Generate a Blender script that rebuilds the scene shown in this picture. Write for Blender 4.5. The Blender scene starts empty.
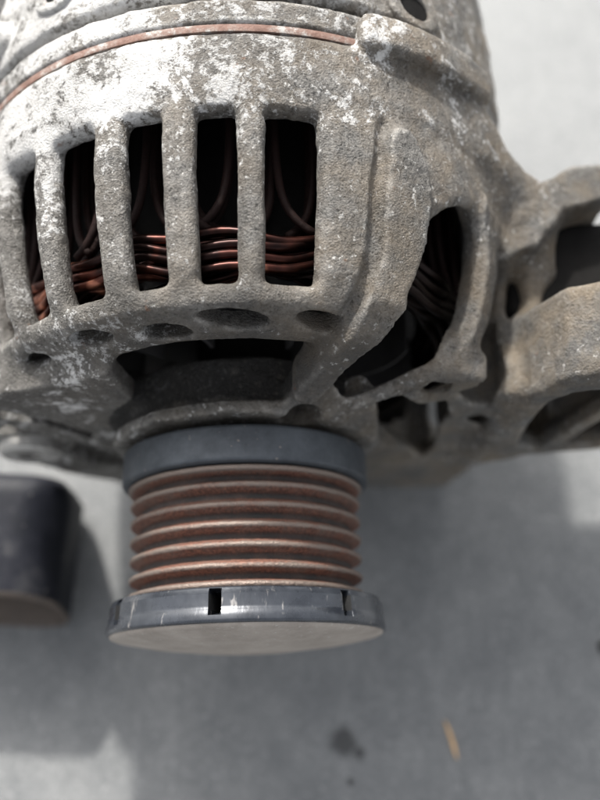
import bpy, bmesh, math, random
import numpy as np
from mathutils import Vector, Matrix
random.seed(7); rng = np.random.default_rng(7)
S = bpy.context.scene
C = S.collection
MM = 0.001

# ------------------------------------------------------------------ camera, sky, sun, exposure
PITCH = math.radians(72.0)
cam_d = bpy.data.cameras.new('camera'); cam = bpy.data.objects.new('camera', cam_d); C.objects.link(cam)
cam.location = (10.15*MM, -35.39*MM, 186.18*MM)
cam.rotation_euler = (math.pi/2 - PITCH, 0, 0)
cam_d.sensor_fit = 'VERTICAL'; cam_d.sensor_height = 36; cam_d.sensor_width = 27; cam_d.lens = 45
cam_d.clip_start = 0.005; cam_d.clip_end = 50
cam_d.dof.use_dof = True; cam_d.dof.focus_distance = 0.158; cam_d.dof.aperture_fstop = 9.5
S.camera = cam

SUN_TRAVEL = Vector((0.30, -0.85, -0.74)).normalized()
W = bpy.data.worlds.new('World'); S.world = W; W.use_nodes = True
wn = W.node_tree.nodes; wl = W.node_tree.links
sky = wn.new('ShaderNodeTexSky'); sky.sky_type = 'NISHITA'; sky.sun_disc = False
sky.dust_density = 4.0; sky.ozone_density = 0.3; sky.air_density = 0.8
sky.sun_elevation = math.asin(-SUN_TRAVEL.z)
sky.sun_rotation = math.atan2(-SUN_TRAVEL.x, -SUN_TRAVEL.y)
bg = wn['Background']; bg.inputs['Strength'].default_value = 0.15
hs = wn.new('ShaderNodeHueSaturation'); hs.inputs['Saturation'].default_value = 0.22     # grey, hazy sky
wl.new(sky.outputs['Color'], hs.inputs['Color']); wl.new(hs.outputs['Color'], bg.inputs['Color'])
sun_d = bpy.data.lights.new('sun', 'SUN'); sun_d.energy = 2.5; sun_d.angle = math.radians(2.5); sun_d.color = (1, .97, .92)
sun = bpy.data.objects.new('sun', sun_d); C.objects.link(sun)
sun.rotation_euler = SUN_TRAVEL.to_track_quat('-Z', 'Y').to_euler(); sun.location = (-.5, .2, .8)
S.view_settings.view_transform = 'Standard'; S.view_settings.look = 'None'
S.view_settings.exposure = 1.25; S.view_settings.gamma = 1.0
try: S.view_settings.use_curve_mapping = False
except Exception: pass
S.render.engine = 'CYCLES'

# ------------------------------------------------------------------ material helpers
class NT:
    def __init__(s, name):
        s.m = bpy.data.materials.new(name); s.m.use_nodes = True
        s.n = s.m.node_tree.nodes; s.l = s.m.node_tree.links
        s.b = s.n['Principled BSDF']; s.tc = s.n.new('ShaderNodeTexCoord'); s.co = s.tc.outputs['Object']
    def set(s, k, v):
        i = s.b.inputs[k]
        if hasattr(v, 'node'): s.l.new(v, i)
        else: i.default_value = v
        return s
    def noise(s, scale, detail=4, rough=.6, dist=0., co=None, off=None):
        n = s.n.new('ShaderNodeTexNoise'); n.inputs['Scale'].default_value = scale
        n.inputs['Detail'].default_value = detail; n.inputs['Roughness'].default_value = rough; n.inputs['Distortion'].default_value = dist
        src = co or s.co
        if off:
            m = s.n.new('ShaderNodeVectorMath'); m.operation = 'ADD'; s.l.new(src, m.inputs[0]); m.inputs[1].default_value = off; src = m.outputs[0]
        s.l.new(src, n.inputs['Vector']); return n.outputs['Fac']
    def voro(s, scale, feat='F1', co=None):
        n = s.n.new('ShaderNodeTexVoronoi'); n.feature = feat; n.inputs['Scale'].default_value = scale; s.l.new(co or s.co, n.inputs['Vector']); return n.outputs['Distance']
    def ramp(s, fac, *stops, interp='LINEAR'):
        r = s.n.new('ShaderNodeValToRGB'); r.color_ramp.interpolation = interp; e = r.color_ramp.elements
        while len(e) < len(stops): e.new(.5)
        for q, (p, c) in zip(e, stops):
            q.position = p; q.color = (c, c, c, 1) if isinstance(c, (int, float)) else (*c, 1)
        s.l.new(fac, r.inputs['Fac']); return r.outputs['Color']
    def mix(s, fac, a, b, mode='MIX'):
        n = s.n.new('ShaderNodeMix'); n.data_type = 'RGBA'; n.blend_type = mode
        for i, v in ((0, fac), (6, a), (7, b)):
            if hasattr(v, 'node'): s.l.new(v, n.inputs[i])
            else: n.inputs[i].default_value = v if i == 0 else (*v, 1)
        return n.outputs[2]
    def math(s, op, a, b=0., clamp=False):
        n = s.n.new('ShaderNodeMath'); n.operation = op; n.use_clamp = clamp
        for i, v in ((0, a), (1, b)):
            if hasattr(v, 'node'): s.l.new(v, n.inputs[i])
            else: n.inputs[i].default_value = v
        return n.outputs[0]
    def sep(s, co=None):
        n = s.n.new('ShaderNodeSeparateXYZ'); s.l.new(co or s.co, n.inputs[0]); return n.outputs
    def mapscale(s, sc):
        m = s.n.new('ShaderNodeMapping'); m.inputs['Scale'].default_value = sc; s.l.new(s.co, m.inputs['Vector']); return m.outputs[0]
    def bump(s, h, dist, strength=1., prev=None):
        n = s.n.new('ShaderNodeBump'); n.inputs['Distance'].default_value = dist; n.inputs['Strength'].default_value = strength
        s.l.new(h, n.inputs['Height'])
        if prev: s.l.new(prev, n.inputs['Normal'])
        s.l.new(n.outputs[0], s.b.inputs['Normal']); return n.outputs[0]

def mat_cast(name, tone=1.0, hub_shade=False, crust=0.):
    t = NT(name)
    x, y, z = t.sep()[0], t.sep()[1], t.sep()[2]
    big = t.noise(55, 4, .6); mid = t.noise(190, 5, .65); fine = t.noise(1300, 3, .7); grain = t.noise(3200, 2, .6)
    base = t.ramp(mid, (.30, (.062*tone, .058*tone, .052*tone)), (.52, (.118*tone, .112*tone, .102*tone)), (.72, (.205*tone, .196*tone, .18*tone)))
    base = t.mix(t.ramp(fine, (.38, .0), (.66, .55)), base, (.25*tone, .24*tone, .222*tone))
    base = t.mix(t.ramp(grain, (.25, .75), (.5, 0.)), base, (.055, .052, .05))
    pit = t.noise(1700, 2, .5, off=(.15, .35, .75))
    base = t.mix(t.ramp(pit, (.33, .9), (.43, 0.)), base, (.03, .028, .026))
    stain = t.ramp(t.noise(75, 6, .7, .5, off=(.6, .8, .2)), (.50, 0.), (.66, .62))
    base = t.mix(stain, base, (.105, .098, .088))
    geo = t.n.new('ShaderNodeNewGeometry')
    edge = t.math('MULTIPLY', t.ramp(geo.outputs['Pointiness'], (.505, 0.), (.56, 1.)), t.ramp(t.noise(380, 5, .7, off=(.4, .1, .9)), (.40, 0.), (.60, 1.)))
    base = t.mix(t.math('MULTIPLY', edge, .75), base, (.52, .50, .46))
    # darker gritty tone towards the upper nose
    ng = t.math('MULTIPLY_ADD', y, -120.); ng.node.inputs[2].default_value = 3.75
    ng = t.math('ADD', ng, t.math('MULTIPLY', t.math('SUBTRACT', big, .5), 5.), True)
    zz = t.math('MULTIPLY_ADD', z, 70.); zz.node.inputs[2].default_value = -1.2
    ng = t.math('MULTIPLY', ng, t.math('ADD', zz, t.math('SUBTRACT', big, .5), True))
    base = t.mix(t.math('MULTIPLY', ng, t.ramp(t.noise(420, 4, .7, off=(.2, .6, .3)), (.35, .9), (.65, .35))), base, (.085, .08, .073))
    # earthy dirt, mostly on the right hand flank
    right = t.math('MULTIPLY_ADD', x, 9.0); right.node.inputs[2].default_value = .18
    dirt = t.math('MULTIPLY', t.ramp(t.noise(95, 5, .7, off=(.3, .1, .7)), (.40-crust*.1, 0.), (.62-crust*.12, 1.)), t.math('ADD', right, .24+crust, True), True)
    base = t.mix(t.math('MULTIPLY', dirt, .8), base, t.mix(fine, (.13, .10, .07), (.30, .245, .175)))
    # white oxide crust: thick towards the back band, thinner at the nose
    back = t.math('MULTIPLY_ADD', y, 9.0); back.node.inputs[2].default_value = -.46
    back = t.math('MULTIPLY', t.math('MINIMUM', t.math('MAXIMUM', back, -.06), .06), .8)
    left = t.math('MINIMUM', t.math('MAXIMUM', t.math('MULTIPLY', x, -1.6), -.06), .05)
    ox = t.math('ADD', t.math('ADD', t.math('MULTIPLY', t.noise(105, 6, .75, .6, off=(.9, .2, .4)), .58), t.math('MULTIPLY', t.noise(640, 5, .8), .42)), t.math('ADD', back, left))
    oxm = t.ramp(ox, (.53, 0.), (.56, .7), (.61, 1.))
    col = t.mix(oxm, base, t.mix(fine, (.46, .45, .43), (.70, .69, .67)))
    fl = t.math('MULTIPLY', t.ramp(t.noise(820, 4, .7, off=(.11, .77, .31)), (.60, 0.), (.67, 1.)), t.ramp(t.noise(62, 3, .6, off=(.5, .3, .8)), (.42, 0.), (.58, 1.)))
    col = t.mix(t.math('MULTIPLY', fl, .85), col, (.62, .61, .58))
    # rust coloured specks
    sp = t.ramp(t.noise(260, 3, .6, off=(.5, .5, .1)), (.70, 0.), (.75, .8))
    col = t.mix(t.math('MULTIPLY', sp, .6), col, (.24, .11, .055))
    if hub_shade:      # ring's shade on the back of the hub, put into the colour
        hub_dark = t.math('MULTIPLY_ADD', y, 700.); hub_dark.node.inputs[2].default_value = -11.75
        hub_dark = t.math('ADD', hub_dark, t.math('MULTIPLY', t.math('SUBTRACT', mid, .5), 4.), True)
        col = t.mix(t.math('MULTIPLY', hub_dark, t.ramp(fine, (.55, .92), (.75, .45))), col, (.016, .015, .014))
    t.set('Base Color', col).set('Roughness', t.ramp(mid, (.3, .62), (.7, .42))).set('Metallic', t.math('MULTIPLY', t.math('SUBTRACT', 1., oxm), .35))
    vg = t.voro(2600)
    h = t.math('ADD', t.math('MULTIPLY', t.noise(420, 10, .80), .9), t.math('ADD', t.math('MULTIPLY', grain, .30), t.math('MULTIPLY', vg, -.22)))
    h = t.math('ADD', h, t.math('MULTIPLY', oxm, .22))
    h = t.math('MULTIPLY', h, t.ramp(t.noise(48, 4, .6, off=(.7, .7, .1)), (.38, .35), (.62, 1.15)))
    t.bump(h, .0013, 1.0)
    return t.m

def mat_simple(name, col, rough, metal=0., var=.25, scale=300, bump=.00012, spec=None):
    t = NT(name); n = t.noise(scale, 5, .65)
    d = tuple(c*(1-var) for c in col); l = tuple(min(1, c*(1+var)) for c in col)
    t.set('Base Color', t.ramp(n, (.3, d), (.7, l))).set('Roughness', t.ramp(t.noise(scale*.5, 3), (.3, max(.05, rough-.1)), (.7, min(1, rough+.12)))).set('Metallic', metal)
    if spec is not None: t.set('Specular IOR Level', spec)
    t.bump(t.noise(scale*4, 3, .6), bump); return t.m

M = {}
M['cast'] = mat_cast('cast_aluminium_oxidised')
M['cast_crusty'] = mat_cast('cast_aluminium_crusty', 1.0, False, .45)
M['cast_hub_shade'] = mat_cast('cast_aluminium_hub_shade', 1.0, True)
M['cast_back'] = mat_cast('cast_aluminium_rear', 1.05)
t = NT('copper_enamel')
n = t.noise(95, 3)
t.set('Base Color', t.ramp(n, (.45, (.014, .006, .005)), (.58, (.07, .022, .015)), (.68, (.60, .25, .16)))).set('Metallic', .85).set('Roughness', .32); M['copper'] = t.m
xg = t.math('MULTIPLY_ADD', t.sep()[0], 140.); xg.node.inputs[2].default_value = -1.6  # strands darken to the right: the swirl window's shade put into the colour
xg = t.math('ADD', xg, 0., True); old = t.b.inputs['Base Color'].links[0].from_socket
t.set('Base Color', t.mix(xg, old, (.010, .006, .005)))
M['copper_dark'] = mat_simple('slot_shade_copper', (.014, .007, .006), .7, .1, .25, 300, .00012, .15)  # coil legs: shade inside the slots put into the copper colour
t = NT('rusty_gasket_edge'); n = t.noise(130, 8, .78)
t.set('Base Color', t.ramp(n, (.3, (.085, .05, .038)), (.46, (.16, .088, .066)), (.53, (.20, .14, .115)), (.59, (.34, .33, .31)))).set('Roughness', .8); t.bump(t.noise(1200, 3), .0002); M['rust_ring'] = t.m
M['black_iron'] = mat_simple('blackened_iron', (.010, .0095, .009), .85, 0., .25, 300, .00012, .1)
M['steel'] = mat_simple('dull_steel', (.36, .35, .33), .5, .4)
M['fan'] = mat_simple('dusty_fan_steel', (.03, .028, .027), .7, .2)
# pulley barrel: polished crests, rusty groove flanks (radius of the turned profile)
t = NT('rusty_ribbed_steel')
cx = t.sep(); r2 = t.math('SQRT', t.math('ADD', t.math('MULTIPLY', cx[0], cx[0]), t.math('MULTIPLY', cx[2], cx[2])))
n1 = t.noise(240, 7, .75, 0, t.mapscale((1, 1, 1))); n2 = t.noise(1800, 3, .7)
crest = t.ramp(t.math('ADD', r2, t.math('MULTIPLY', t.math('SUBTRACT', n1, .5), .0009)), (.02035, 0.), (.0211, 1.))
# ramp positions are metres of radius, so rescale first
crest = t.math('MULTIPLY', t.math('SUBTRACT', t.math('ADD', r2, t.math('MULTIPLY', t.math('SUBTRACT', n1, .5), .0010)), .0211), 2600., True)
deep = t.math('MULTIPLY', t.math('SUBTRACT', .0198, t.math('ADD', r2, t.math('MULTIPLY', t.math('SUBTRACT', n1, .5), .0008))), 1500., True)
rust = t.ramp(n2, (.28, (.04, .018, .013)), (.5, (.125, .055, .037)), (.72, (.26, .115, .07)))
rust = t.mix(t.ramp(n1, (.45, 0.), (.7, .7)), rust, (.13, .10, .082))
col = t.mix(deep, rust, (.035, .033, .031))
col = t.mix(t.math('MULTIPLY', crest, .85), col, (.20, .165, .14))
t.set('Base Color', col).set('Metallic', t.math('MULTIPLY_ADD', crest, .5)).set('Roughness', t.math('SUBTRACT', .66, t.math('MULTIPLY', crest, .18)))
t.b.inputs['Metallic'].links[0].from_node.inputs[2].default_value = .05
t.bump(n2, .00025); M['barrel'] = t.m
t = NT('blue_grey_plated_rim'); n = t.noise(210, 5, .7); sp = t.noise(900, 2, .5)
col = t.ramp(n, (.3, (.038, .044, .051)), (.7, (.072, .081, .091)))
col = t.mix(t.ramp(sp, (.70, 0.), (.75, .5)), col, (.25, .22, .19))
t.set('Base Color', col).set('Metallic', .35).set('Roughness', t.ramp(n, (.3, .62), (.7, .5))); t.bump(sp, .00004); M['rim'] = t.m
t = NT('glossy_blue_grey_cap'); n = t.noise(160, 4, .7); sc = t.noise(900, 3, .6, co=t.mapscale((1, .25, 1)))
col = t.ramp(n, (.3, (.016, .019, .025)), (.7, (.038, .043, .052)))
col = t.mix(t.ramp(sc, (.62, 0.), (.72, .5)), col, (.38, .36, .34))
t.set('Base Color', col).set('Metallic', .3).set('Roughness', t.ramp(n, (.3, .20), (.7, .36))).set('Coat Weight', .4).set('Coat Roughness', .15); t.bump(sc, .00006); M['cap'] = t.m
t = NT('dusty_tan_cap_face'); n = t.noise(130, 6, .7); sp = t.noise(1100, 3, .7)
col = t.ramp(n, (.3, (.23, .20, .17)), (.7, (.36, .32, .28))); col = t.mix(t.ramp(sp, (.6, 0.), (.75, .6)), col, (.5, .48, .45))
t.set('Base Color', col).set('Roughness', .75); t.bump(sp, .00015); M['cap_face'] = t.m
t = NT('black_blue_enamel'); n = t.noise(75, 5, .65, .4); sp = t.noise(700, 3, .6)
col = t.ramp(n, (.35, (.006, .007, .010)), (.55, (.012, .013, .018)), (.72, (.05, .05, .052)))
col = t.mix(t.ramp(sp, (.68, 0.), (.74, .5)), col, (.22, .21, .2))
t.set('Base Color', col).set('Roughness', t.ramp(n, (.3, .42), (.7, .65))).set('Specular IOR Level', .15); t.bump(sp, .00008); M['sleeve'] = t.m
M['sleeve_rim'] = mat_simple('bare_tan_rim', (.075, .058, .046), .6, .1)
M['sleeve_in'] = mat_simple('dark_bore', (.10, .08, .065), .7)
# ground
t = NT('grey_worn_concrete')
g1 = t.noise(9, 5, .6); g2 = t.noise(60, 6, .7); g3 = t.noise(700, 4, .7); g4 = t.noise(260, 4, .65, co=t.mapscale((1, .35, 1)))
col = t.ramp(g2, (.3, (.125, .13, .132)), (.7, (.225, .228, .225)))
col = t.mix(t.ramp(g4, (.35, .35), (.65, 0.)), col, (.10, .106, .108))
col = t.mix(t.ramp(g3, (.55, 0.), (.70, .65)), col, (.36, .36, .35))
col = t.mix(t.ramp(g3, (.28, .7), (.42, 0.)), col, (.07, .07, .07))
# sunlit brightness behind the machine, put into the slab colour
gx = t.sep(); pale = t.math('ADD', t.math('MULTIPLY', gx[1], 6.5), t.math('MULTIPLY', t.math('SUBTRACT', g1, .5), 1.6))
pale = t.math('SUBTRACT', pale, .10, True)
pale2 = t.math('MULTIPLY', pale, t.ramp(t.noise(34, 5, .6, .8), (.25, .55), (.65, 1.)))
col = t.mix(t.math('MULTIPLY', pale2, .5, True), col, (.28, .285, .28))
# oily blot
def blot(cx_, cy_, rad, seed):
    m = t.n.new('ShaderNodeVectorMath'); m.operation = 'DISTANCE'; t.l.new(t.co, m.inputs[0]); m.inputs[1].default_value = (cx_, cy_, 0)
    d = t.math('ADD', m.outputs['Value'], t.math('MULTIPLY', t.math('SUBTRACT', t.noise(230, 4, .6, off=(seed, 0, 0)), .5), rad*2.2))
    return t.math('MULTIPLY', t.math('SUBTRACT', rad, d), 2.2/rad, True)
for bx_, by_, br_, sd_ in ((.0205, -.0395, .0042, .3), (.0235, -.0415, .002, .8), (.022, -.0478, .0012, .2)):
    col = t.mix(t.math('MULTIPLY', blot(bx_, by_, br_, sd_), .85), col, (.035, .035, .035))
t.set('Base Color', col).set('Roughness', t.ramp(g2, (.3, .5), (.7, .72)))
t.bump(t.math('ADD', t.math('MULTIPLY', g3, .6), t.math('MULTIPLY', g2, .6)), .0006); M['ground'] = t.m
M['wood'] = mat_simple('dry_wood', (.62, .40, .20), .6)
M['grit_notch_shade'] = mat_simple('dark_grit_notch_shade', (.012, .012, .012), .9)

# ------------------------------------------------------------------ object helpers
def mesh_obj(name, verts, faces, mat, parent=None, smooth=True, normals=None):
    me = bpy.data.meshes.new(name)
    v = np.asarray(verts, np.float32)*MM
    me.from_pydata(v.tolist(), [], faces if isinstance(faces, list) else faces.tolist())
    me.update()
    if smooth: me.polygons.foreach_set('use_smooth', np.ones(len(me.polygons), bool))
    if normals is not None: me.normals_split_custom_set_from_vertices(np.asarray(normals, np.float32).tolist())
    me.materials.append(mat)
    o = bpy.data.objects.new(name, me); C.objects.link(o)
    if parent: o.parent = parent
    return o
def empty(name, loc=(0, 0, 0), rz=0, parent=None):
    o = bpy.data.objects.new(name, None); C.objects.link(o); o.location = loc; o.rotation_euler = (0, 0, rz); o.empty_display_size = .01
    if parent: o.parent = parent
    return o
def tag(o, label, cat, group=None):
    o['label'] = label; o['category'] = cat
    if group: o['group'] = group
def lathe(prof, seg=192, closed=False, rfun=None, jitter=0.):
    """profile [(r, y)] turned round the Y axis (mm)"""
    a = np.arange(seg)/seg*2*np.pi; P = []
    for r, y in prof:
        rr = np.full(seg, r, float)
        if rfun is not None: rr = rfun(rr, y, a)
        P.append(np.stack([rr*np.cos(a), np.full(seg, y), rr*np.sin(a)], 1))
    V = np.concatenate(P); F = []
    n = len(prof)
    for i in range(n if closed else n-1):
        j = (i+1) % n
        for k in range(seg):
            l = (k+1) % seg
            F.append((i*seg+k, j*seg+k, j*seg+l, i*seg+l))
    return V, F
def fix_normals(o, angle=None):
    bm = bmesh.new(); bm.from_mesh(o.data); bmesh.ops.recalc_face_normals(bm, faces=bm.faces[:])
    if angle:
        for e in bm.edges:
            if len(e.link_faces) == 2 and e.calc_face_angle(0) > angle: e.smooth = False
    bm.to_mesh(o.data); bm.free(); return o
def tube(path, rad, seg=8):
    path = np.asarray(path, float); n = len(path); V = []; F = []
    T = np.gradient(path, axis=0); T /= np.linalg.norm(T, axis=1)[:, None]
    up = np.array([0.3, 0.2, 1.]); nrm = np.cross(T[0], up); nrm /= np.linalg.norm(nrm)
    for i in range(n):
        nrm = nrm - T[i]*(nrm@T[i]); nrm /= np.linalg.norm(nrm); b = np.cross(T[i], nrm)
        for k in range(seg):
            a = 2*math.pi*k/seg; V.append(path[i] + rad*(math.cos(a)*nrm + math.sin(a)*b))
    for i in range(n-1):
        for k in range(seg):
            l = (k+1) % seg; F.append((i*seg+k, i*seg+l, (i+1)*seg+l, (i+1)*seg+k))
    F.append(tuple(range(seg))[::-1]); F.append(tuple((n-1)*seg+k for k in range(seg)))
    return V, F
def smooth_path(pts, n=40):
    pts = np.asarray(pts, float); d = np.r_[0, np.cumsum(np.linalg.norm(np.diff(pts, axis=0), axis=1))]
    t = np.linspace(0, d[-1], n); q = np.stack([np.interp(t, d, pts[:, k]) for k in range(3)], 1)
    for _ in range(3): q[1:-1] = (q[:-2]+2*q[1:-1]+q[2:])/4
    return q

# ------------------------------------------------------------------ signed distance casting tools
class Grid:
    def __init__(s, lo, hi, h):
        s.lo = np.array(lo, np.float32); s.h = h; s.n = np.ceil((np.array(hi)-lo)/h).astype(int)+1
        s.ax = [s.lo[k]+h*np.arange(s.n[k], dtype=np.float32) for k in range(3)]
        s.S = np.full(tuple(s.n), 50., np.float32)
    def box(s, lo, hi):
        sl = []
        for k in range(3):
            a = int(np.clip((lo[k]-s.lo[k])/s.h, 0, s.n[k])); b = int(np.clip((hi[k]-s.lo[k])/s.h+2, 0, s.n[k])); sl.append(slice(a, b))
        return tuple(sl)
    def op(s, f, mode, k=1.0, lo=(-1e3,)*3, hi=(1e3,)*3):
        sl = s.box(lo, hi)
        X, Y, Z = np.meshgrid(s.ax[0][sl[0]], s.ax[1][sl[1]], s.ax[2][sl[2]], indexing='ij', sparse=True)
        d = f(X, Y, Z); a = s.S[sl]
        if mode == 'sub': d = -d
        if mode == 'add':
            h = np.clip(.5+.5*(a-d)/k, 0, 1); s.S[sl] = a*(1-h)+d*h - k*h*(1-h)
        else:
            h = np.clip(.5-.5*(a-d)/k, 0, 1); s.S[sl] = a*(1-h)+d*h + k*h*(1-h)
    def mesh(s):
        S_ = s.S; neg = S_ < 0; n = s.n
        idx = -np.ones(tuple(n-1), np.int32)
        c = np.zeros(tuple(n-1), np.int8)
        for dx in (0, 1):
            for dy in (0, 1):
                for dz in (0, 1): c += neg[dx:n[0]-1+dx, dy:n[1]-1+dy, dz:n[2]-1+dz]
        act = np.argwhere((c > 0) & (c < 8)); idx[tuple(act.T)] = np.arange(len(act))
        acc = np.zeros((len(act), 3)); cnt = np.zeros(len(act))
        cor = [(i >> 2 & 1, i >> 1 & 1, i & 1) for i in range(8)]
        val = [S_[act[:, 0]+a, act[:, 1]+b, act[:, 2]+c_] for a, b, c_ in cor]
        for i in range(8):
            for j in range(i+1, 8):
                d = np.array(cor[j])-np.array(cor[i])
                if np.abs(d).sum() != 1: continue
                va, vb = val[i], val[j]; m = (va < 0) != (vb < 0)
                tt = np.where(m, va/np.where(m, va-vb, 1), 0)
                acc += m[:, None]*(np.array(cor[i])[None]+tt[:, None]*d[None]); cnt += m
        V = s.lo + s.h*(act + acc/cnt[:, None])
        Q = []
        for ax in range(3):
            o1, o2 = [(1, 2), (2, 0), (0, 1)][ax]
            e = neg.take(range(n[ax]-1), ax) != neg.take(range(1, n[ax]), ax)
            p = np.argwhere(e)
            p = p[(p[:, o1] > 0) & (p[:, o2] > 0) & (p[:, o1] < n[o1]-1) & (p[:, o2] < n[o2]-1)]
            u = np.zeros(3, int); u[o1] = 1; w = np.zeros(3, int); w[o2] = 1
            q = np.stack([idx[tuple((p-u-w).T)], idx[tuple((p-w).T)], idx[tuple(p.T)], idx[tuple((p-u).T)]], 1)
            fl = ~neg[tuple(p.T)]
            q[fl] = q[fl][:, ::-1]; Q.append(q)
        return V.astype(np.float64), np.concatenate(Q)
def vnormals(V, Q):
    N = np.zeros_like(V); fn = np.cross(V[Q[:, 2]]-V[Q[:, 0]], V[Q[:, 3]]-V[Q[:, 1]])
    for k in range(4):
        for a in range(3): N[:, a] += np.bincount(Q[:, k], fn[:, a], len(V))
    return N/np.maximum(np.linalg.norm(N, axis=1), 1e-9)[:, None]
LAT = rng.random((64, 64, 64)).astype(np.float32)*2-1
def vnoise(P, scale, off=0.):
    q = P/scale+off; i = np.floor(q).astype(int); f = q-i; f = f*f*(3-2*f); out = 0
    for a in (0, 1):
        for b in (0, 1):
            for c in (0, 1):
                w = (f[:, 0] if a else 1-f[:, 0])*(f[:, 1] if b else 1-f[:, 1])*(f[:, 2] if c else 1-f[:, 2])
                out = out + w*LAT[(i[:, 0]+a) & 63, (i[:, 1]+b) & 63, (i[:, 2]+c) & 63]
    return out
def sd_poly2(px, py, pts):
    """signed distance to a closed 2-D polygon (negative inside)"""
    d = np.full(np.broadcast(px, py).shape, 1e9, np.float32); sgn = np.ones(d.shape, bool); n = len(pts)
    for i in range(n):
        ax, ay = pts[i]; bx, by = pts[i-1]; ex, ey = bx-ax, by-ay; wx, wy = px-ax, py-ay
        tt = np.clip((wx*ex+wy*ey)/(ex*ex+ey*ey), 0, 1); d = np.minimum(d, (wx-ex*tt)**2+(wy-ey*tt)**2)
        c1 = py >= ay; c2 = py < by; c3 = ex*wy > ey*wx
        flip = (c1 & c2 & c3) | (~c1 & ~c2 & ~c3); sgn = sgn ^ flip
    return np.where(sgn, 1, -1)*np.sqrt(d)
def sd_line2(px, py, pts):
    d = 1e9
    for (ax, ay), (bx, by) in zip(pts[:-1], pts[1:]):
        ex, ey = bx-ax, by-ay; wx, wy = px-ax, py-ay; tt = np.clip((wx*ex+wy*ey)/(ex*ex+ey*ey), 0, 1)
        d = np.minimum(d, (wx-ex*tt)**2+(wy-ey*tt)**2)
    return np.sqrt(d)
def extrude(d2, y, y0, y1):
    dy = np.abs(y-(y0+y1)/2)-(y1-y0)/2
    return np.minimum(np.maximum(d2, dy), 0)+np.sqrt(np.maximum(d2, 0)**2+np.maximum(dy, 0)**2)
def capsule_chain(X, Y, Z, pts, rad):
    d = 1e9
    for (a, ra), (b, rb) in zip(zip(pts[:-1], rad[:-1]), zip(pts[1:], rad[1:])):
        a = np.array(a, np.float32); b = np.array(b, np.float32); e = b-a
        wx, wy, wz = X-a[0], Y-a[1], Z-a[2]; tt = np.clip((wx*e[0]+wy*e[1]+wz*e[2])/(e@e), 0, 1)
        d = np.minimum(d, np.sqrt((wx-e[0]*tt)**2+(wy-e[1]*tt)**2+(wz-e[2]*tt)**2)-(ra+(rb-ra)*tt))
    return d
def cyl(th, r, y):
    a = math.radians(th); return (r*math.cos(a), y, r*math.sin(a))
def rbox(X, Y, Z, c, hs, rd, rotz=0):
    qx, qy, qz = np.abs(X-c[0])-hs[0]+rd, np.abs(Y-c[1])-hs[1]+rd, np.abs(Z-c[2])-hs[2]+rd
    return np.sqrt(np.maximum(qx, 0)**2+np.maximum(qy, 0)**2+np.maximum(qz, 0)**2)+np.minimum(np.maximum(qx, np.maximum(qy, qz)), 0)-rd
def dang(X, Z, th):
    a = np.degrees(np.arctan2(Z, X))-th; return (a+180) % 360-180

# ------------------------------------------------------------------ ground
GZ = -60.0
gv = [(-1500, -1500, 0), (1500, -1500, 0), (1500, 1500, 0), (-1500, 1500, 0)]
ground = mesh_obj('ground', gv, [(0, 1, 2, 3)], M['ground'], smooth=False)
ground.location = (0, 0, GZ*MM); ground['kind'] = 'structure'

# ------------------------------------------------------------------ alternator
alt = empty('alternator', (0, 0, 0), math.radians(1.5))
tag(alt, 'oxidised cast aluminium car alternator lying on grey concrete with a rusty ribbed pulley', 'alternator')

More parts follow.
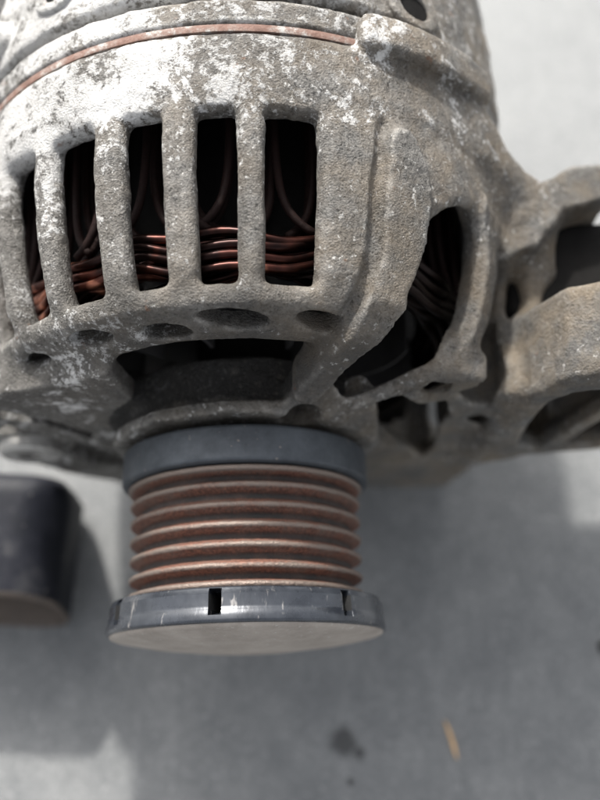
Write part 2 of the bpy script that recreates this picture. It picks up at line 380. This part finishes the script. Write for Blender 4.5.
SLOTS = [(78.4, 8.6), (91.7, 6.4), (104.8, 6.2), (119.0, 8.2), (133.0, 8.0)] + [(133+13.4*k, 8.0) for k in range(1, 9)]
def build_housing():
    g = Grid((-60, 11, -63), (98, 77, 60), 0.5)
    prof = [(50.6, 67.4), (50.6, 50), (49.2, 41), (47.0, 31.5), (44.6, 27.2), (41.0, 25.2), (39.2, 25.0)]
    g.op(lambda X, Y, Z: sd_line2(np.sqrt(X*X+Z*Z), Y, prof)-2.4, 'add', .1)
    # back band, a little thicker
    g.op(lambda X, Y, Z: sd_line2(np.sqrt(X*X+Z*Z), Y, [(51, 67.3), (51, 60.5)])-2.4, 'add', 1.5)
    # slots
    for th, w in SLOTS:
        def slot(X, Y, Z, th=th, w=w):
            r = np.sqrt(X*X+Z*Z); u = np.abs(dang(X, Z, th))*np.pi/180*r
            hw = (w/2-.15)*(r/50)
            qx = u-hw+.9; qy = np.abs(Y-42.3)-13.5+.9
            return np.maximum(np.sqrt(np.maximum(qx, 0)**2+np.maximum(qy, 0)**2)+np.minimum(np.maximum(qx, qy), 0)-.9, 36-r)
        c = cyl(th, 48, 42); g.op(slot, 'sub', 2.6, [c[0]-12, 25, c[2]-12], [c[0]+12, 59, c[2]+12])
    # lens shaped openings in the nose ring
    for th, w, rr in [(141.5, 4.2, 43.6), (122.0, 4.4, 44.0), (104, 4.0, 42.0), (89.5, 5.6, 44.2), (70.5, 4.6, 44.2), (158, 4.2, 43.6), (175, 4.2, 43.6), (192, 4.2, 43.6)]:
        def lens(X, Y, Z, th=th, w=w, rr=rr):
            r = np.sqrt(X*X+Z*Z); u = dang(X, Z, th)*np.pi/180*r; q = u/w
            return (np.sqrt(q*q+((r-rr-.15*u+.5*(Y-23))/2.0)**2+((Y-24)/5.2)**2)-1)*2.0
        c = cyl(th, 42, 24); g.op(lens, 'sub', .7, [c[0]-12, 13, c[2]-12], [c[0]+12, 37, c[2]+12])
    # front cone on the right, one sheet with the shell
    def st(X, Y, Z):
        r = np.sqrt(X*X+Z*Z); return np.maximum(Y-29, 0)-np.maximum(48.5-r, 0), np.degrees(np.arctan2(Z, X))
    def left_edge(s_): return np.interp(s_, [-24, -19.7, -14.3, -8.9, -2.2, 4.3, 16, 26, 30], [71, 70.6, 69.4, 68.0, 64.7, 63, 63, 61.5, 61])
    CONE = [(46.4, 29.6), (42.9, 24.4), (25.2, 18.9)]; WHOLE = [(50.6, 60), (50.6, 50), (49.2, 41), (47.0, 31.5), (46.0, 28.4), (42.9, 24.4), (25.2, 18.9)]
    def cone(X, Y, Z):
        r = np.sqrt(X*X+Z*Z); s_, a = st(X, Y, Z)
        return np.maximum(sd_line2(r, Y, CONE)-2.1, np.maximum(a-left_edge(s_).astype(np.float32), -62-a)*np.pi/180*r)
    g.op(cone, 'add', 1.2, (0, 12, -50), (60, 36, 52))
    def pcut(pts, k, lo, hi, mode='sub', off=None):
        P2 = [(a, b*.8) for a, b in pts]
        def f(X, Y, Z):
            s_, a = st(X, Y, Z); d = sd_poly2(s_, a*.8, P2)
            if off is not None: return np.maximum(d, sd_line2(np.sqrt(X*X+Z*Z), Y, WHOLE)-off)
            r = np.sqrt(X*X+Z*Z); ro = np.interp(Y, [16.8, 22.5, 29, 50], [26, 44, 48.5, 53]).astype(np.float32)
            return np.maximum(d-.85*np.clip((ro-r)*.75-.8, 0, 5), 23-r)
        g.op(f, mode, k, lo, hi)
    SP1 = [(26, 61.5), (16, 63), (4.3, 63), (-2.2, 64.7), (-8.9, 68), (-14.3, 69.4), (-21, 71), (-21, 62), (-15.7, 61.0), (-10.2, 60.6), (-3.7, 57.6), (.6, 54.5), (7.6, 52.1), (13.1, 51.8), (20, 53), (27, 56)]
    RB2 = [(24, 35), (19.3, 36.2), (13.7, 33.6), (3.9, 33.4), (-1.9, 34.8), (-4.9, 38.6), (-14.3, 42.2), (-21, 47), (-21, 42), (-12, 36.6), (-5.8, 33.5), (-1.4, 30.2), (4.6, 28.2), (13.6, 28.2), (20.4, 30)]
    SLOT2 = [(18.8, 43), (19.3, 36.4), (13.7, 33.8), (3.9, 33.6), (-1.9, 35.0), (-4.9, 38.8), (-14.3, 42.4), (-19.7, 47.9), (-19.6, 50.5), (-15.7, 60.6), (-10.2, 60.2), (-3.7, 57.2), (.6, 54.1), (7.6, 51.7), (13.1, 51.4)]
    SLOT3 = [(18.5, 25.5), (11.7, 23.2), (3.7, 24.2), (-1.2, 27), (-2.5, 21), (1, 15), (9, 12), (17, 16)]
    def round_poly(P, n=2):                       # corner cutting, so that the ribs sweep in smooth curves
        for _ in range(n):
            Q = []
            for i in range(len(P)):
                (a, b), (c, d) = P[i], P[(i+1) % len(P)]; Q += [(.78*a+.22*c, .78*b+.22*d), (.22*a+.78*c, .22*b+.78*d)]
            P = Q
        return P
    SP1, RB2, SLOT2, SLOT3 = (round_poly(q) for q in (SP1, RB2, SLOT2, SLOT3))
    box = ((0, 10, 0), (60, 62, 60))
    pcut(SP1, 1.2, *box, mode='add', off=3.5)
    pcut(RB2, 1.0, *box, mode='add', off=3.1)
    seam = [cyl(61.8, 53.5, 56), cyl(63.2, 52.6, 45), cyl(63.3, 50.6, 34), cyl(64.6, 48.6, 28.5), cyl(66.6, 46, 25)]
    g.op(lambda X, Y, Z: capsule_chain(X, Y, Z, seam, [1.35]*5), 'sub', .6, (8, 15, 30), (40, 60, 60))
    global FLANK; FLANK = (SP1, RB2)
    # front plates: hub web on the left and on the right
    left = [(-21.5, 30.5), (-19.5, 16.5), (-10.3, 7.5), (-15.5, -6.5), (-24.8, -7.5), (-29.2, -14.0), (-36.2, -6.0), (-45.1, 4.5), (-50.7, -2.5), (-52.8, 3.5), (-48.6, 14.5), (-40.4, 22.0), (-29.0, 27.0), (-21.4, 31.0)]
    g.op(lambda X, Y, Z: extrude(sd_poly2(X, Z, left), Y, 20.7, 23.4)-.8, 'add', 3.5, (-58, 10, -26), (0, 30, 52))
    slit = [(-45.5, 13.3), (-36.7, 6.9), (-29.8, -4.5), (-31.3, -7.9), (-37.8, 2.3), (-46.6, 8.5)]
    g.op(lambda X, Y, Z: extrude(sd_poly2(X, Z, slit), Y, 8, 30), 'sub', .6, (-52, 10, -12), (-20, 30, 26))
    # small eye lug on the left
    g.op(lambda X, Y, Z: extrude(np.sqrt(((X+44.5)/1.15)**2+((Z+11.5))**2)-7.2, Y, 20.8, 26)-.6, 'add', 2, (-58, 10, -22), (-28, 30, 14))
    g.op(lambda X, Y, Z: extrude(np.sqrt(((X+44)/1.15)**2+((Z+10.7))**2)-4.0, Y, 8, 30), 'sub', .6, (-58, 8, -22), (-28, 32, 14))
    right = [(15, 16), (22, 22.5), (30, 25.0), (39, 23.5), (46, 19.5), (51, 8), (53, -22), (50, -40), (46.5, -58.5), (28.5, -58.5), (26.5, -40), (23, -8), (15, 0)]
    dish = lambda X, Z: np.clip(.20*(np.sqrt(X*X+Z*Z)-24), 0, 3.2)
    g.op(lambda X, Y, Z: extrude(sd_poly2(X, Z, right), Y-dish(X, Z), 18.0, 21.2)-.9, 'add', 3.5, (5, 10, -63), (60, 32, 45))
    # lower quarter web down to the foot
    g.op(lambda X, Y, Z: extrude(np.abs(np.sqrt(X*X+Z*Z)-48)-4.5+0*Y, Y, 20, 28)-.5 + np.maximum(0, Z+20)*.6, 'add', 2, (-60, 12, -60), (60, 40, -10))
    # hub nose
    def hub(X, Y, Z):
        r = np.sqrt(X*X+Z*Z); n = .5*np.sin(np.arctan2(Z, X)*9)+.35*np.sin(np.arctan2(Z, X)*23+1)
        return extrude(r-np.where(Y < 17.2, 24.0+.3*n, 22.2), Y, 15.6+.25*n, 25)-.7
    g.op(hub, 'add', 2.4, (-32, 10, -32), (32, 32, 32))
    # small dark notch on hub beside the spoke
    c = cyl(62, 22.5, 15.5); g.op(lambda X, Y, Z: (np.sqrt(((X-c[0])/3.6)**2+((Y-c[1])/3)**2+((Z-c[2])/3.2)**2)-1)*3, 'sub', .7, [q-8 for q in c], [q+8 for q in c])
    # cut the swirl windows, then the thin outer rib
    pcut(SLOT2, 1.6, *box); pcut(SLOT3, 1.2, *box)
    sp3 = [cyl(17, 51.5, 57), cyl(12.5, 55.3, 47), cyl(11, 56.3, 40), cyl(11.5, 55, 33), cyl(15, 50.5, 27), cyl(22, 45.5, 24)]
    g.op(lambda X, Y, Z: capsule_chain(X, Y, Z, sp3, [1.8, 1.8, 1.8, 1.8, 1.7, 1.4]), 'add', 1.5, (25, 12, -5), (60, 62, 30))
    # nub of casting left in the swirl window
    c = cyl(54.5, 43.5, 30); g.op(lambda X, Y, Z: np.sqrt((X-c[0])**2+((Y-c[1]))**2+((Z-c[2]))**2)-3.2, 'add', 2, [q-8 for q in c], [q+8 for q in c])
    # openings in the right front web
    holes = [[(24.2, 20.0), (27.2, 20.6), (31.5, 14.2), (37, 12.4), (39.2, 2.9), (37.9, -3.7), (38.7, -18.8), (37.4, -26), (31.6, -15.5), (26.4, -3.2)],
             [(31.1, 20.2), (33.5, 23.2), (36.9, 20.7), (36.6, 16.6), (34, 15.9)],
             [(39.4, 15.7), (42.2, 18), (46.2, 14.4), (46.4, 7.6), (43.5, 8.3)],
             [(43.3, -.5), (45.8, 1.8), (48.6, 1.6), (48.5, -6.7), (46, -5.1)],
             [(42.1, -26.7), (44, -21.8), (47.9, -21.3), (46.8, -29.8), (44.3, -31.2)]]
    for hpts in holes:
        a = np.array(hpts); lo, hi = a.min(0)-4, a.max(0)+4
        g.op(lambda X, Y, Z, hpts=hpts: extrude(sd_poly2(X, Z, hpts)-.3-.7*np.clip(Y-20.5, 0, 3), Y, 5, 36), 'sub', 1.0, (lo[0], 8, lo[1]), (hi[0], 40, hi[1]))
    # mounting ear on the right with two pockets
    ear = [(53, 20), (57, 29), (65, 32.5), (80, 31), (92, 26), (92, -4), (80, -14), (60, -19), (48, -24)]
    g.op(lambda X, Y, Z: extrude(sd_poly2(X, Z, ear)+.04*(Y-16)*np.maximum(0, (X-45)/20), Y, 19.2, 33)-1.6, 'add', 6, (35, 8, -32), (98, 50, 48))
    g.op(lambda X, Y, Z: (np.sqrt(((X-92)/7)**2+((Z-11)/7)**2)-1)*7+0*Y, 'sub', 1, (80, 8, -5), (98, 50, 25))
    pk = [[(55.2, -10), (54.4, 4), (55.5, 16.5), (58.5, 21.8), (63, 23), (69, 22.5), (66, 11), (62.8, -4), (60.5, -15.5)],
          [(69.5, 10), (67, -3), (65.5, -13), (75, -12), (80, -5), (81, 12), (78, 18)]]
    for hpts in pk:
        a = np.array(hpts); lo, hi = a.min(0)-5, a.max(0)+5
        g.op(lambda X, Y, Z, hpts=hpts: extrude(sd_poly2(X, Z, hpts)-.4-.5*np.clip(Y-20.5, 0, 4), Y, 5, 32.6), 'sub', 1.0, (lo[0], 8, lo[1]), (hi[0], 40, hi[1]))
    # rear arm of the ear, further back and lower: a chunky cast bracket
    plan = [(42, 69), (52, 62.5), (57, 59.8), (63, 64), (71, 64.5), (70, 57.5), (61, 55), (55.5, 48), (46, 44)]
    g.op(lambda X, Y, Z: extrude(sd_poly2(X, Y, plan)+.8, Z, 1, 18.5)-.8, 'add', 4, (34, 38, -8), (80, 76, 28))
    fl = [cyl(33, 49.5, 67), cyl(25, 51.5, 61), (55, 55.5, 13), (58, 46, 10)]
    g.op(lambda X, Y, Z: capsule_chain(X, Y, Z, fl, [4.2, 4.6, 4.2, 2.4]), 'add', 6, (30, 40, -4), (72, 76, 42))
    # clamp pad on the top right rim
    def pad(X, Y, Z):
        r = np.sqrt(X*X+Z*Z); u = dang(X, Z, 49.5)*np.pi/180*53
        ye = 72.6-.06*u
        qx = np.abs(u)-15.5+1.5; qy = np.abs(Y-ye)-3.4+1.5; qz = np.abs(r-53.2)-2.9+1.5
        return np.sqrt(np.maximum(qx, 0)**2+np.maximum(qy, 0)**2+np.maximum(qz, 0)**2)+np.minimum(np.maximum(qx, np.maximum(qy, qz)), 0)-1.5
    g.op(pad, 'add', 1.5, (10, 60, 15), (60, 77, 60))
    # foot bearing on the floor (lower rear)
    g.op(lambda X, Y, Z: rbox(X, Y, Z, (-8, 58, -55), (9, 8, 4.6), 1.5), 'add', 3, (-30, 40, -63), (15, 76, -40))
    # shaft bore
    g.op(lambda X, Y, Z: np.sqrt(X*X+Z*Z)-11+0*Y, 'sub', .5, (-14, 8, -14), (14, 40, 14))
    V, Q = g.mesh()
    N = vnormals(V, Q)
    for _ in range(1):   # light smoothing of the net
        acc = np.zeros_like(V); cnt = np.zeros(len(V))
        for a, b in ((0, 1), (1, 2), (2, 3), (3, 0)):
            for k in range(3): acc[:, k] += np.bincount(Q[:, a], V[Q[:, b], k], len(V))
            cnt += np.bincount(Q[:, a], minlength=len(V))
        V = .45*V + .55*acc/np.maximum(cnt, 1)[:, None]
    N = vnormals(V, Q)
    crust = np.clip(vnoise(V, 7, 3.3)+.25*vnoise(V, 2.2, 9.)+np.clip((V[:, 1]-48)/30, -.2, .35), 0, .6)
    d = .14*vnoise(V, 9.)+.09*vnoise(V, 3.1, 5.)+.16*vnoise(V, 1.3, 2.)*(.15+crust)+.06*vnoise(V, .75, 7.)+.30*crust*(.6+.5*vnoise(V, 1.6, 1.))
    keep = np.clip((V[:, 2]-(GZ+1.2))/1.5, 0, 1)
    V = V + N*(d*keep)[:, None]
    V[:, 2] = np.maximum(V[:, 2], GZ)
    return V, Q, vnormals(V, Q)

HV, HQ, HN = build_housing()
fc = HV[HQ].mean(1); fth = np.degrees(np.arctan2(fc[:, 2], fc[:, 0])); fr = np.hypot(fc[:, 0], fc[:, 2])
region = np.zeros(len(HQ), int)                                  # 0 = main shell
names = {0: 'front_housing'}
sl = [s[0] for s in SLOTS]; k = 1
fth360 = fth % 360
for a, b in zip(sl[:-1], sl[1:]):
    region[(fth360 > a) & (fth360 < b) & (fc[:, 1] > 30) & (fc[:, 1] < 53.5) & (fr > 42)] = k; names[k] = 'vent_rib'; k += 1
fs = np.maximum(fc[:, 1]-29, 0)-np.maximum(48.5-fr, 0)
for poly in FLANK:
    region[(sd_poly2(fs, fth*.8, [(a, b*.8) for a, b in poly]) < 0) & (fs < 22) & (fs > -20) & (fc[:, 2] > 0)] = k; names[k] = 'swirl_spoke'; k += 1
ch = [cyl(12.5, 55.3, 47), cyl(11, 56.3, 40), cyl(11.5, 55, 33), cyl(15, 50.5, 27)]
region[capsule_chain(fc[:, 0], fc[:, 1], fc[:, 2], ch, [3]*4) < 0] = k; names[k] = 'outer_rib'; k += 1
region[(fc[:, 0] > 53.5) & (fc[:, 1] < 45)] = k; names[k] = 'mounting_ear'; k += 1
region[(fc[:, 0] > 55.5) & (fc[:, 1] >= 45)] = k; names[k] = 'rear_mounting_arm'; k += 1
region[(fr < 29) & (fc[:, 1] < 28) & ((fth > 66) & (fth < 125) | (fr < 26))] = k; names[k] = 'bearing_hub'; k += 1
region[(fc[:, 2] < -50) & (fc[:, 0] > 24) & (fc[:, 1] < 26)] = k; names[k] = 'foot'; k += 1
housing = None
for rid in range(k):
    f = HQ[region == rid]
    if not len(f): continue
    u, inv = np.unique(f, return_inverse=True)
    o = mesh_obj(names[rid], HV[u], inv.reshape(-1, 4), M[{'bearing_hub': 'cast_hub_shade', 'outer_rib': 'cast_crusty'}.get(names[rid], 'cast')], housing if rid else alt, normals=HN[u])
    if rid == 0: housing = o

g = Grid((48, 34, -24), (98, 60, 14), .8)  # added block, black in place of the shade in the gap behind the ear
g.op(lambda X, Y, Z: rbox(X, Y, Z, (73, 46.5, -5), (22.5, 10.5, 16), 3), 'add', 1)
V, Q = g.mesh(); mesh_obj('gap_dark_block', V, Q, M['black_iron'], alt)
V, F = lathe([(2.6, 17.6), (5.6, 17.6), (6.4, 18.2), (6.4, 20.4), (2.6, 20.4)], 48, True); o = fix_normals(mesh_obj('bolt_collar', V, F, M['steel'], alt), .5); o.location = (-44*MM, 0, -10.5*MM)
# stator edge: rusty line, lamination band, rear housing
V, F = lathe([(49, 69.9), (52.7, 69.9), (52.85, 70.4), (52.7, 71.2), (49, 71.2)], 256); o = fix_normals(mesh_obj('stator_lamination', V, F, M['rust_ring'], alt), .7)
def rough(amp, sc, seed):
    def f(rr, y, a):
        P = np.stack([rr*np.cos(a), np.full_like(rr, y), rr*np.sin(a)], 1); return rr+amp*vnoise(P, sc, seed)+amp*.6*vnoise(P, sc*.4, seed+3)
    return f
prof = [(41, 71.3), (52.2, 71.3), (53.0, 71.8)]+[(53.1, 71.8+.45*i) for i in range(1, 9)]+[(52.6, 75.9), (50.5, 76.1), (41, 76.1)]
V, F = lathe(prof, 420, rfun=rough(.28, 3.2, 4)); core = fix_normals(mesh_obj('stator_core', V, F, M['cast_back'], alt))
prof = [(47, 77.2), (51.8, 77.2), (53.2, 77.8)]+[(53.4-.0015*i*i, 77.8+.9*i) for i in range(1, 45)]+[(46, 121), (30, 124), (.5, 124)]
V, F = lathe(prof, 420, rfun=rough(.35, 4, 8)); rear = fix_normals(mesh_obj('rear_housing', V, F, M['cast_back'], alt))
# rear lug (upper left of the picture) with bolt eye, and rear foot
g = Grid((-62, 76, 20), (-32, 94, 46), .6)
g.op(lambda X, Y, Z: capsule_chain(X, Y, Z, [cyl(141, 49, 84), cyl(143, 54, 84), cyl(146, 62, 85)], [4.5, 4, 4]), 'add', 1)
V, Q = g.mesh(); V = V+vnormals(V, Q)*(.4*vnoise(V, 4, 2))[:, None]; mesh_obj('rear_lug', V, Q, M['cast_back'], rear)
g = Grid((-16, 88, -61), (16, 118, -46), .8)
g.op(lambda X, Y, Z: rbox(X, Y, Z, (0, 103, -55), (11, 9, 5), 1.5), 'add', 1)
V, Q = g.mesh(); V[:, 2] = np.maximum(V[:, 2], GZ); mesh_obj('rear_foot', V, Q, M['cast_back'], rear)
# vent pits of the rear housing: black oval plugs stand in for the shaded holes
for th, y, w in [(53.5, 81.2, 4.6), (123.5, 84.5, 3.6), (147, 98, 4.6)]:
    c = np.array(cyl(th, 53.2, y)); a = math.radians(th)
    g = Grid(c-7, c+7, .5)
    def ring(X, Y, Z):
        u = dang(X, Z, th)*np.pi/180*53; r = np.sqrt(X*X+Z*Z); q = np.sqrt((u/1.35)**2+(Y-y)**2)
        return np.sqrt(np.maximum(np.abs(q-w*.72)-.5, 0)**2+np.maximum(np.abs(r-53)-.8, 0)**2)-.5
    g.op(ring, 'add', .1); V, Q = g.mesh(); mesh_obj('vent_collar', V, Q, M['cast_back'], rear)
    g = Grid(c-7, c+7, .6)
    def plug(X, Y, Z):
        u = dang(X, Z, th)*np.pi/180*53; r = np.sqrt(X*X+Z*Z); q = np.sqrt((u/1.35)**2+(Y-y)**2)
        return np.maximum(q-w*.68, np.abs(r-52.6)-1.1)
    g.op(plug, 'add', .1); V, Q = g.mesh(); mesh_obj('vent_dark_plug', V, Q, M['black_iron'], rear)

# copper end winding: loops of three or four strands
winding = empty('stator_winding', (0, 0, 0), 0, alt)
for i in range(36):                                     # legs of the coils coming out of the core, two thick wires each
    t0 = i*10+random.uniform(-.8, .8); Vt, Ft = [], []
    for s_ in range(3):
        r0 = 42.6-2.1*s_+random.uniform(-.2, .2); lean = random.choice((-1, 1))*random.uniform(1.5, 5)
        pts = [cyl(t0, r0, 69), cyl(t0, r0, 56), cyl(t0+lean*.2, r0-.1, 49), cyl(t0+lean*.6, r0-.2, 44.5), cyl(t0+lean*1.6, r0-.3, 41.4), cyl(t0+lean*2.8, r0-.4, 40.2)]
        V, F = tube(smooth_path(pts, 22), .72, 8); b = len(Vt); Vt += V; Ft += [tuple(x+b for x in f) for f in F]
    mesh_obj('copper_coil_leg', Vt, Ft, M['copper_dark'], winding)
for i in range(16):                                     # bundled strands running round the end turn
    r0 = 43.0-1.75*(i % 4)+random.uniform(-.2, .2); y0 = 33.6+1.75*(i//4)+random.uniform(-.2, .2); ph = [random.uniform(0, 6.3) for _ in range(3)]
    pts = []
    for q in np.linspace(0, 2*math.pi, 181)[:-1]:
        pts.append(cyl(math.degrees(q), r0+.55*math.sin(9*q+ph[0])+.2*math.sin(23*q+ph[1]), y0+.8*math.sin(7*q+ph[2])+.6*math.sin(17*q+ph[1])))
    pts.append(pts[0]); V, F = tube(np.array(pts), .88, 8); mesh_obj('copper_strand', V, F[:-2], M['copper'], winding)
# stator teeth ring, rotor and fan
V, F = lathe([(36.5, 68), (49, 68), (49, 100), (36.5, 100)], 96, True); fix_normals(mesh_obj('stator_teeth', V, F, M['black_iron'], alt), .6)
V, F = lathe([(6, 41.5), (34.5, 41.5), (35.5, 42.5), (35.5, 100), (6, 100)], 96, True); fix_normals(mesh_obj('rotor', V, F, M['black_iron'], alt), .6)
fan = fix_normals(mesh_obj('fan', *lathe([(8, 38.2), (34, 38.2), (34, 39.6), (8, 39.6)], 96, True), M['fan'], alt), .6)
for i in range(12):
    a0 = 9+i*30+random.uniform(-4, 4); Vb = []
    for j, q in enumerate(np.linspace(0, 1, 9)):
        r = 21+12.5*q; th = a0+16*q*q
        for dth, yy in ((-1.3, 38.4), (1.3, 38.4), (1.3, 28.2+1.5*q), (-1.3, 28.2+1.5*q)): Vb.append(cyl(th+dth*28/r*.6, r, yy))
    Fb = [(0, 1, 2, 3), (32, 35, 34, 33)]+[(j*4+a, j*4+(a+1) % 4, (j+1)*4+(a+1) % 4, (j+1)*4+a) for j in range(8) for a in range(4)]
    fix_normals(mesh_obj('fan_blade', Vb, Fb, M['fan'], fan), .6)
Vb, Fb = [], []  # added black ring, hides the sunlit inner wall behind the nose openings
for q in range(60):
    th = 67+q*2.5
    for r, y in ((38.6, 28.0), (44.2, 28.0), (44.2, 29.4), (38.6, 29.4)): Vb.append(cyl(th, r, y))
Fb = [(0, 1, 2, 3), (236, 239, 238, 237)]+[(j*4+a, j*4+(a+1) % 4, (j+1)*4+(a+1) % 4, (j+1)*4+a) for j in range(59) for a in range(4)]
fix_normals(mesh_obj('light_block_ring', Vb, Fb, M['black_iron'], alt), .6)
V, F = lathe([(.5, -12), (9.5, -12), (9.5, 110), (.5, 110)], 64, True); fix_normals(mesh_obj('shaft', V, F, M['black_iron'], alt), .6)
V, F = lathe([(9.6, 15.5), (10.9, 15.5), (10.9, 30), (9.6, 30)], 64, True); fix_normals(mesh_obj('bearing', V, F, M['fan'], alt), .6)

# ------------------------------------------------------------------ pulley
pulley = empty('pulley', (0, 0, 0), 0, alt)
def arc(cx_, cy_, r, a0, a1, n=5): return [(cx_+r*math.cos(math.radians(a)), cy_+r*math.sin(math.radians(a))) for a in np.linspace(a0, a1, n)]
prof = [(12, 13.4), (22.0, 13.4)]+arc(22.2, 12.7, .8, 80, 0, 4)+[(23.1, 9.4)]+arc(22.6, 7.6, .55, 10, -70, 4)+[(21.3, 6.9), (12, 6.9)]
V, F = lathe(prof, 256, True, rough(.02, 2.5, 1)); fix_normals(mesh_obj('rear_rim', V, F, M['rim'], pulley), .9)
cr = [6.25, 3.35, -.05, -3.45, -6.85, -10.3, -13.4]
prof = [(12, 6.95)]; 
for i, y in enumerate(cr):
    R_ = 21.95 if i == 0 else (21.75 if i == 6 else 21.5)
    top = arc(R_-.55, y, .55, 75, -75, 7)
    prof += top
    if i < 6:
        ym = (y+cr[i+1])/2; prof += [(19.5, ym+.55), (19.25, ym+.28), (19.2, ym), (19.25, ym-.28), (19.5, ym-.55)]
prof += [(12, -14.0)]
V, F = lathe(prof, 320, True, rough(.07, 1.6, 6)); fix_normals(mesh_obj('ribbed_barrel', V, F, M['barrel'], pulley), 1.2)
NOTCH = [45, 99, 150, 207, 261, 315]
def notch(rr, y, a):
    if y > -14.55 or y < -18.6: return rr
    d = np.degrees(a)[:, None]-np.array(NOTCH)[None]; d = np.abs((d+180) % 360-180).min(1)
    return np.where((d < 2.1) & (rr > 24) & (y > -18.3) & (y < -14.7), rr-6.5, rr)
prof = [(14, -14.1), (23.6, -14.1)]+arc(23.9, -14.55, .45, 90, 20, 4)+[(24.75, -15.2), (24.76, -15.21), (24.8, -16.2), (24.9, -17.2), (24.96, -17.7), (24.97, -17.71), (25.2, -18.7)]+arc(24.75, -19.4, .55, 10, -80, 6)+[(24.3, -19.95), (14, -19.9)]
V, F = lathe(prof, 720, True, notch); cap = fix_normals(mesh_obj('dust_cap', V, F, M['cap'], pulley), .7)
cap.data.materials.append(M['grit_notch_shade'])  # notch walls turned black: the shade of the recess put into the colour
for p in cap.data.polygons:
    c = p.center
    if -.0181 < c.y < -.0150 and math.hypot(c.x, c.z) < .0243: p.material_index = 1
prof = [(24.75, -19.8), (24.6, -20.3), (23.6, -20.7), (18, -21.8), (9, -22.8), (.2, -23.1)]
V, F = lathe(prof, 128, rfun=lambda rr, y, a: rr); fix_normals(mesh_obj('cap_face', V, F, M['cap_face'], pulley))

# ------------------------------------------------------------------ black sleeve beside the pulley, on the floor
def sleeve():
    root = empty('metal_sleeve', (-62.8*MM, .5*MM, GZ*MM), math.radians(-3))
    tag(root, 'short black enamelled metal sleeve lying beside the rusty pulley', 'sleeve')
    def ring(hw, hh, rc, y, top=30.0):
        P = []
        for cxs, czs, a0 in ((1, 1, 0), (-1, 1, 90), (-1, -1, 180), (1, -1, 270)):
            for a in np.linspace(a0, a0+90, 9): P.append((cxs*(hw-rc)+rc*math.cos(math.radians(a)), y, top/2+czs*(hh-rc)+rc*math.sin(math.radians(a))))
        return P
    def loft(rings, close=False):
        V = [p for r in rings for p in r]; n = len(rings[0]); F = []
        for i in range(len(rings)-1):
            for k_ in range(n): F.append((i*n+k_, i*n+(k_+1) % n, (i+1)*n+(k_+1) % n, (i+1)*n+k_))
        return V, F
    H = 15
    ob = lambda P: [(x, y-(15-z)*.14, z) for x, y, z in P]       # mouth cut on the slant
    out = [ring(13, 8, 4, 18.8), ring(18, 13.2, 7, 18.0), ring(19.6, 14.6, 7, 15.6), ring(20, H, 10, 13), ring(20, H, 10, 0), ob(ring(20, H, 10, -9.0)), ob(ring(19.9, H-.1, 10, -10.2))]
    fix_normals(mesh_obj('sleeve_wall', *loft(out), M['sleeve'], root))
    rim = [ob(q) for q in (ring(19.9, H-.1, 10, -10.2), ring(19.6, H-.4, 9.8, -11.0), ring(18.9, H-1.1, 9.4, -11.2), ring(18.5, H-1.5, 8.6, -10.9), ring(18.3, H-1.7, 8.4, -9.5))]
    fix_normals(mesh_obj('sleeve_rim', *loft(rim), M['sleeve_rim'], root))
    inn = [ob(ring(18.3, H-1.7, 8.4, -9.5)), ring(17.3, H-2.8, 5.5, 8), ring(6, 3, 2.5, 8.4)]
    V, F = loft(inn); F.append(tuple(range(72, 108))); fix_normals(mesh_obj('bore', V, F, M['sleeve_in'], root), .7)
    return root
sleeve()

# ------------------------------------------------------------------ floor litter
def splinter():
    V = []; n = 7
    for i in range(n):
        q = i/(n-1); w = .42*math.sin(math.pi*(.12+.8*q))+.05; y = (q-.5)*8.6; x = .35*math.sin(q*2.4)
        V += [(x-w, y, .02), (x+w, y, .02), (x+w*.7, y, .55), (x-w*.7, y, .6)]
    F = [(0, 1, 2, 3), (24, 27, 26, 25)]+[(j*4+a, j*4+(a+1) % 4, (j+1)*4+(a+1) % 4, (j+1)*4+a) for j in range(6) for a in range(4)]
    o = fix_normals(mesh_obj('wood_splinter', V, F, M['wood'], smooth=False)); o.location = (45.2*MM, -38.7*MM, GZ*MM); o.rotation_euler.z = math.radians(18)
    tag(o, 'thin pale wooden splinter lying loose on the concrete', 'splinter')
splinter()
def crumb(x, y, r, seed, label):
    bm = bmesh.new(); bmesh.ops.create_icosphere(bm, subdivisions=2, radius=r)
    P = np.array([v.co[:] for v in bm.verts]); n = vnoise(P, r*.9, seed)
    for v, q in zip(bm.verts, n): v.co *= 1+.35*q; v.co.z = max(-r*.55, v.co.z)*.8
    zmin = min(v.co.z for v in bm.verts)
    V = [(v.co.x, v.co.y, v.co.z-zmin) for v in bm.verts]; F = [tuple(q.index for q in f.verts) for f in bm.faces]; bm.free()
    o = mesh_obj('dirt_crumb', V, F, M['grit_notch_shade'], smooth=False); o.location = (x*MM, y*MM, GZ*MM); tag(o, label, 'dirt')
crumb(83.0, -17.6, 1.3, 3.2, 'small black dirt crumb alone on the concrete right of the pulley shadow')
